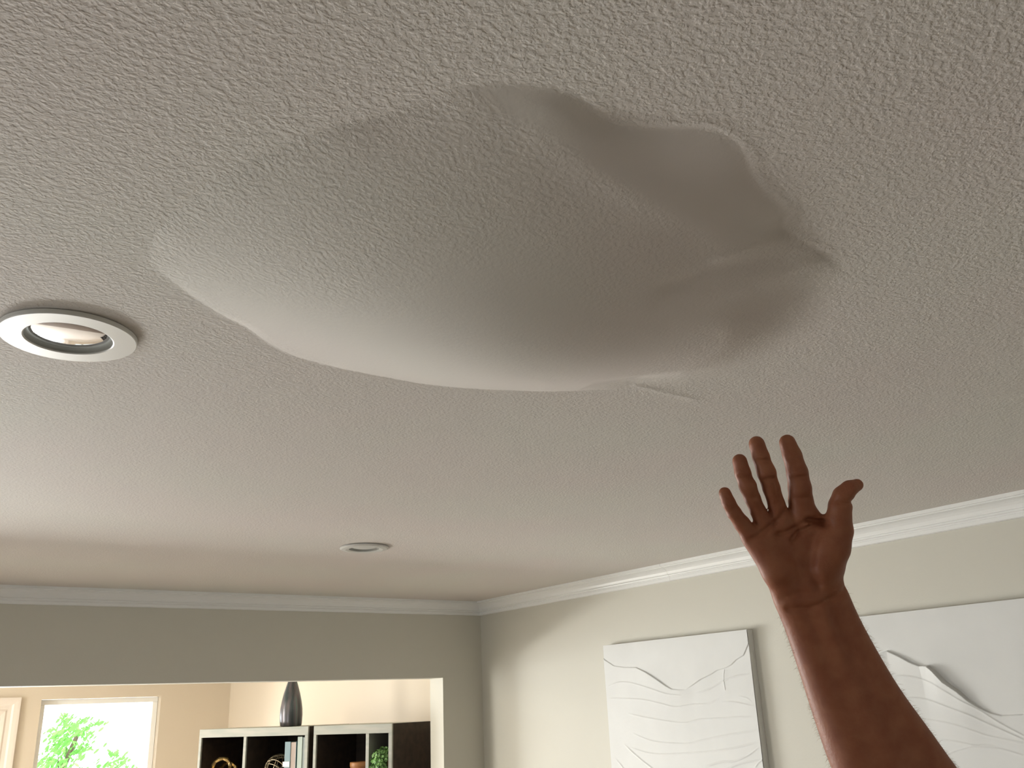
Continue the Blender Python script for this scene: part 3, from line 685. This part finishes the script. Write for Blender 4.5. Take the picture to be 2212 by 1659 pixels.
# naive surface nets
def surface_nets(Fd):
    s = Fd < 0
    nx, ny, nz = Fd.shape
    cnt = np.zeros((nx-1, ny-1, nz-1), np.int8)
    for dx in (0, 1):
        for dy in (0, 1):
            for dz in (0, 1): cnt += s[dx:nx-1+dx, dy:ny-1+dy, dz:nz-1+dz]
    act = (cnt > 0) & (cnt < 8); I = np.argwhere(act); vid = np.full(act.shape, -1, np.int64); vid[act] = np.arange(len(I))
    acc = np.zeros((len(I), 3)); num = np.zeros(len(I))
    cor = [(0,0,0),(1,0,0),(0,1,0),(1,1,0),(0,0,1),(1,0,1),(0,1,1),(1,1,1)]
    for a_, b_ in ((0,1),(2,3),(4,5),(6,7),(0,2),(1,3),(4,6),(5,7),(0,4),(1,5),(2,6),(3,7)):
        A = np.array(cor[a_]); B = np.array(cor[b_])
        fa = Fd[tuple((I+A).T)]; fb = Fd[tuple((I+B).T)]; c = (fa < 0) != (fb < 0)
        t_ = np.where(c, fa/np.where(c, fa-fb, 1), 0)
        acc += c[:, None]*(A+(B-A)*t_[:, None]); num += c
    V_ = I+acc/num[:, None]
    faces = []
    for ax in range(3):
        o1, o2 = [(1, 2), (2, 0), (0, 1)][ax]
        sl0 = [slice(None)]*3; sl1 = [slice(None)]*3; sl0[ax] = slice(0, -1); sl1[ax] = slice(1, None)
        ch = s[tuple(sl0)] != s[tuple(sl1)]
        E_ = np.argwhere(ch); ok = (E_[:, o1] > 0) & (E_[:, o2] > 0) & (E_[:, o1] < Fd.shape[o1]-1) & (E_[:, o2] < Fd.shape[o2]-1); E_ = E_[ok]
        d1 = np.zeros(3, int); d1[o1] = 1; d2 = np.zeros(3, int); d2[o2] = 1
        q = [vid[tuple((E_-d).T)] for d in (d1+d2, d2, d1*0, d1)]
        q = np.stack(q, 1); flip = s[tuple(E_.T)]
        q = np.where(flip[:, None], q, q[:, ::-1]); faces.append(q)
    return V_, np.concatenate(faces)
FIELD[:, 0:2, :] = np.maximum(FIELD[:, 0:2, :], 0.002)
Vh, Fh = surface_nets(FIELD)
Vh = Vh*VX+lo[None, :]
RM = np.array([RT[:], UP[:], [-c for c in fw]])      # rows: camera axes
Vw = Vh@RM+np.array(CAM[:])
M_skin = mat('tanned_skin', (0.40, 0.175, 0.095), 0.5, spec=0.35)
nt = M_skin.node_tree; N = nt.nodes; L = nt.links; b = N['Principled BSDF']
b.inputs['Subsurface Weight'].default_value = 0.05; b.inputs['Subsurface Radius'].default_value = (0.008, 0.003, 0.0015); b.inputs['Subsurface Scale'].default_value = 0.6
tc = N.new('ShaderNodeTexCoord'); n = N.new('ShaderNodeTexNoise'); n.inputs['Scale'].default_value = 55; n.inputs['Detail'].default_value = 5
cr = N.new('ShaderNodeValToRGB'); cr.color_ramp.elements[0].color = (0.31, 0.105, 0.054, 1); cr.color_ramp.elements[1].color = (0.37, 0.142, 0.074, 1)
cr.color_ramp.elements[0].position = 0.35; cr.color_ramp.elements[1].position = 0.68
L.new(tc.outputs['Object'], n.inputs[0]); L.new(n.outputs['Fac'], cr.inputs[0]); L.new(cr.outputs[0], b.inputs['Base Color'])
n = N.new('ShaderNodeTexNoise'); n.inputs['Scale'].default_value = 380; n.inputs['Detail'].default_value = 3
bp = N.new('ShaderNodeBump'); bp.inputs['Strength'].default_value = 0.35; bp.inputs['Distance'].default_value = 0.0008
L.new(tc.outputs['Object'], n.inputs[0]); L.new(n.outputs['Fac'], bp.inputs['Height']); L.new(bp.outputs[0], b.inputs['Normal'])
elbow = Vector(((hp(*C1(1150, 1960), .05))@RM+np.array(CAM[:])).tolist())
person = thing('person', elbow, 'person\'s raised bare right arm with open palm and spread fingers, lower right', 'person')
V0 = Vw-np.array(elbow[:])
me = bpy.data.meshes.new('arm'); me.from_pydata(V0.tolist(), [], Fh.tolist()); me.update()
arm = link('arm', me, M_skin, person, smooth=True)
sm = arm.modifiers.new('smooth', 'SMOOTH'); sm.factor = 0.5; sm.iterations = 4
# rolled sleeve and upper arm below the frame
el_c = (hp(*C1(1170, 1990), .05))@RM+np.array(CAM[:])-np.array(elbow[:])
sh = Vector((0.30, 0.12, 1.28))-elbow
bm = bmesh.new()
p0 = Vector(((hp(*C1(1000, 1650), .022))@RM+np.array(CAM[:])-np.array(elbow[:])).tolist()); p1 = Vector(((hp(*C1(1100, 1900), .045))@RM+np.array(CAM[:])-np.array(elbow[:])).tolist())
dirn = (p1-p0).normalized()
pe = Vector(el_c.tolist())
sweep(bm, [p1+dirn*0.0, p1+dirn*0.05, p1+dirn*0.09+Vector((-0.01, -0.02, 0)), p1.lerp(sh, 0.45)+Vector((0, 0, -0.03)), p1.lerp(sh, 0.75), sh], lambda i: (0.066, 0.070, 0.072, 0.078, 0.088, 0.096)[i], 28)
from_bm('sleeve', bm, mat('navy_knit_sleeve', (0.03, 0.035, 0.05), 0.9, bump=(200, 0.5, 0.001)), person, smooth=True)

# fine hair along the forearm
me_n = len(V0); rng = np.random.default_rng(4)
tri = V0[Fh]; nrm = np.cross(tri[:, 1]-tri[:, 0], tri[:, 2]-tri[:, 0]); nrm /= np.maximum(np.linalg.norm(nrm, axis=1, keepdims=True), 1e-12)
cen = tri.mean(1)
wr = np.array((hp(*C1(600, 870)))@RM+np.array(CAM[:]))-np.array(elbow[:]); el_ = np.zeros(3); axd = (el_-wr)/np.linalg.norm(el_-wr)
s_al = (cen-wr)@axd
toview = np.array(CAM[:])-np.array(elbow[:])-cen; toview /= np.linalg.norm(toview, axis=1, keepdims=True)
facing = (nrm*toview).sum(1)
cand = np.where((s_al > 0.0) & (facing < 0.45))[0]
pick = rng.choice(cand, 3600, replace=False)
hv, hf = [], []
for i in pick:
    p = cen[i]; nn = nrm[i]; d = nn*0.75+axd*(-0.25)+rng.normal(0, 0.45, 3)+axd*rng.normal(0.35, 0.4); d /= np.linalg.norm(d)
    Lh = rng.uniform(0.003, 0.0075); side = np.cross(d, toview[i]); side /= max(np.linalg.norm(side), 1e-9); wd = 0.00008
    q = p-nn*0.0008; mid2 = q+d*Lh*0.5; tip = q+d*Lh+axd*(Lh*0.25)
    k = len(hv); hv += [q-side*wd, q+side*wd, mid2+side*wd*0.8, mid2-side*wd*0.8, tip, q+toview[i]*wd*1.5, mid2+toview[i]*wd]
    hf += [(k, k+1, k+2, k+3), (k+3, k+2, k+4), (k, k+5, k+6, k+3), (k+5, k+1, k+2, k+6), (k+3, k+6, k+4), (k+6, k+2, k+4)]
o = from_py('arm_hair', [tuple(a_) for a_ in hv], hf, mat('brown_arm_hair', (0.34, 0.22, 0.13), 0.5), person); o['kind'] = 'stuff'
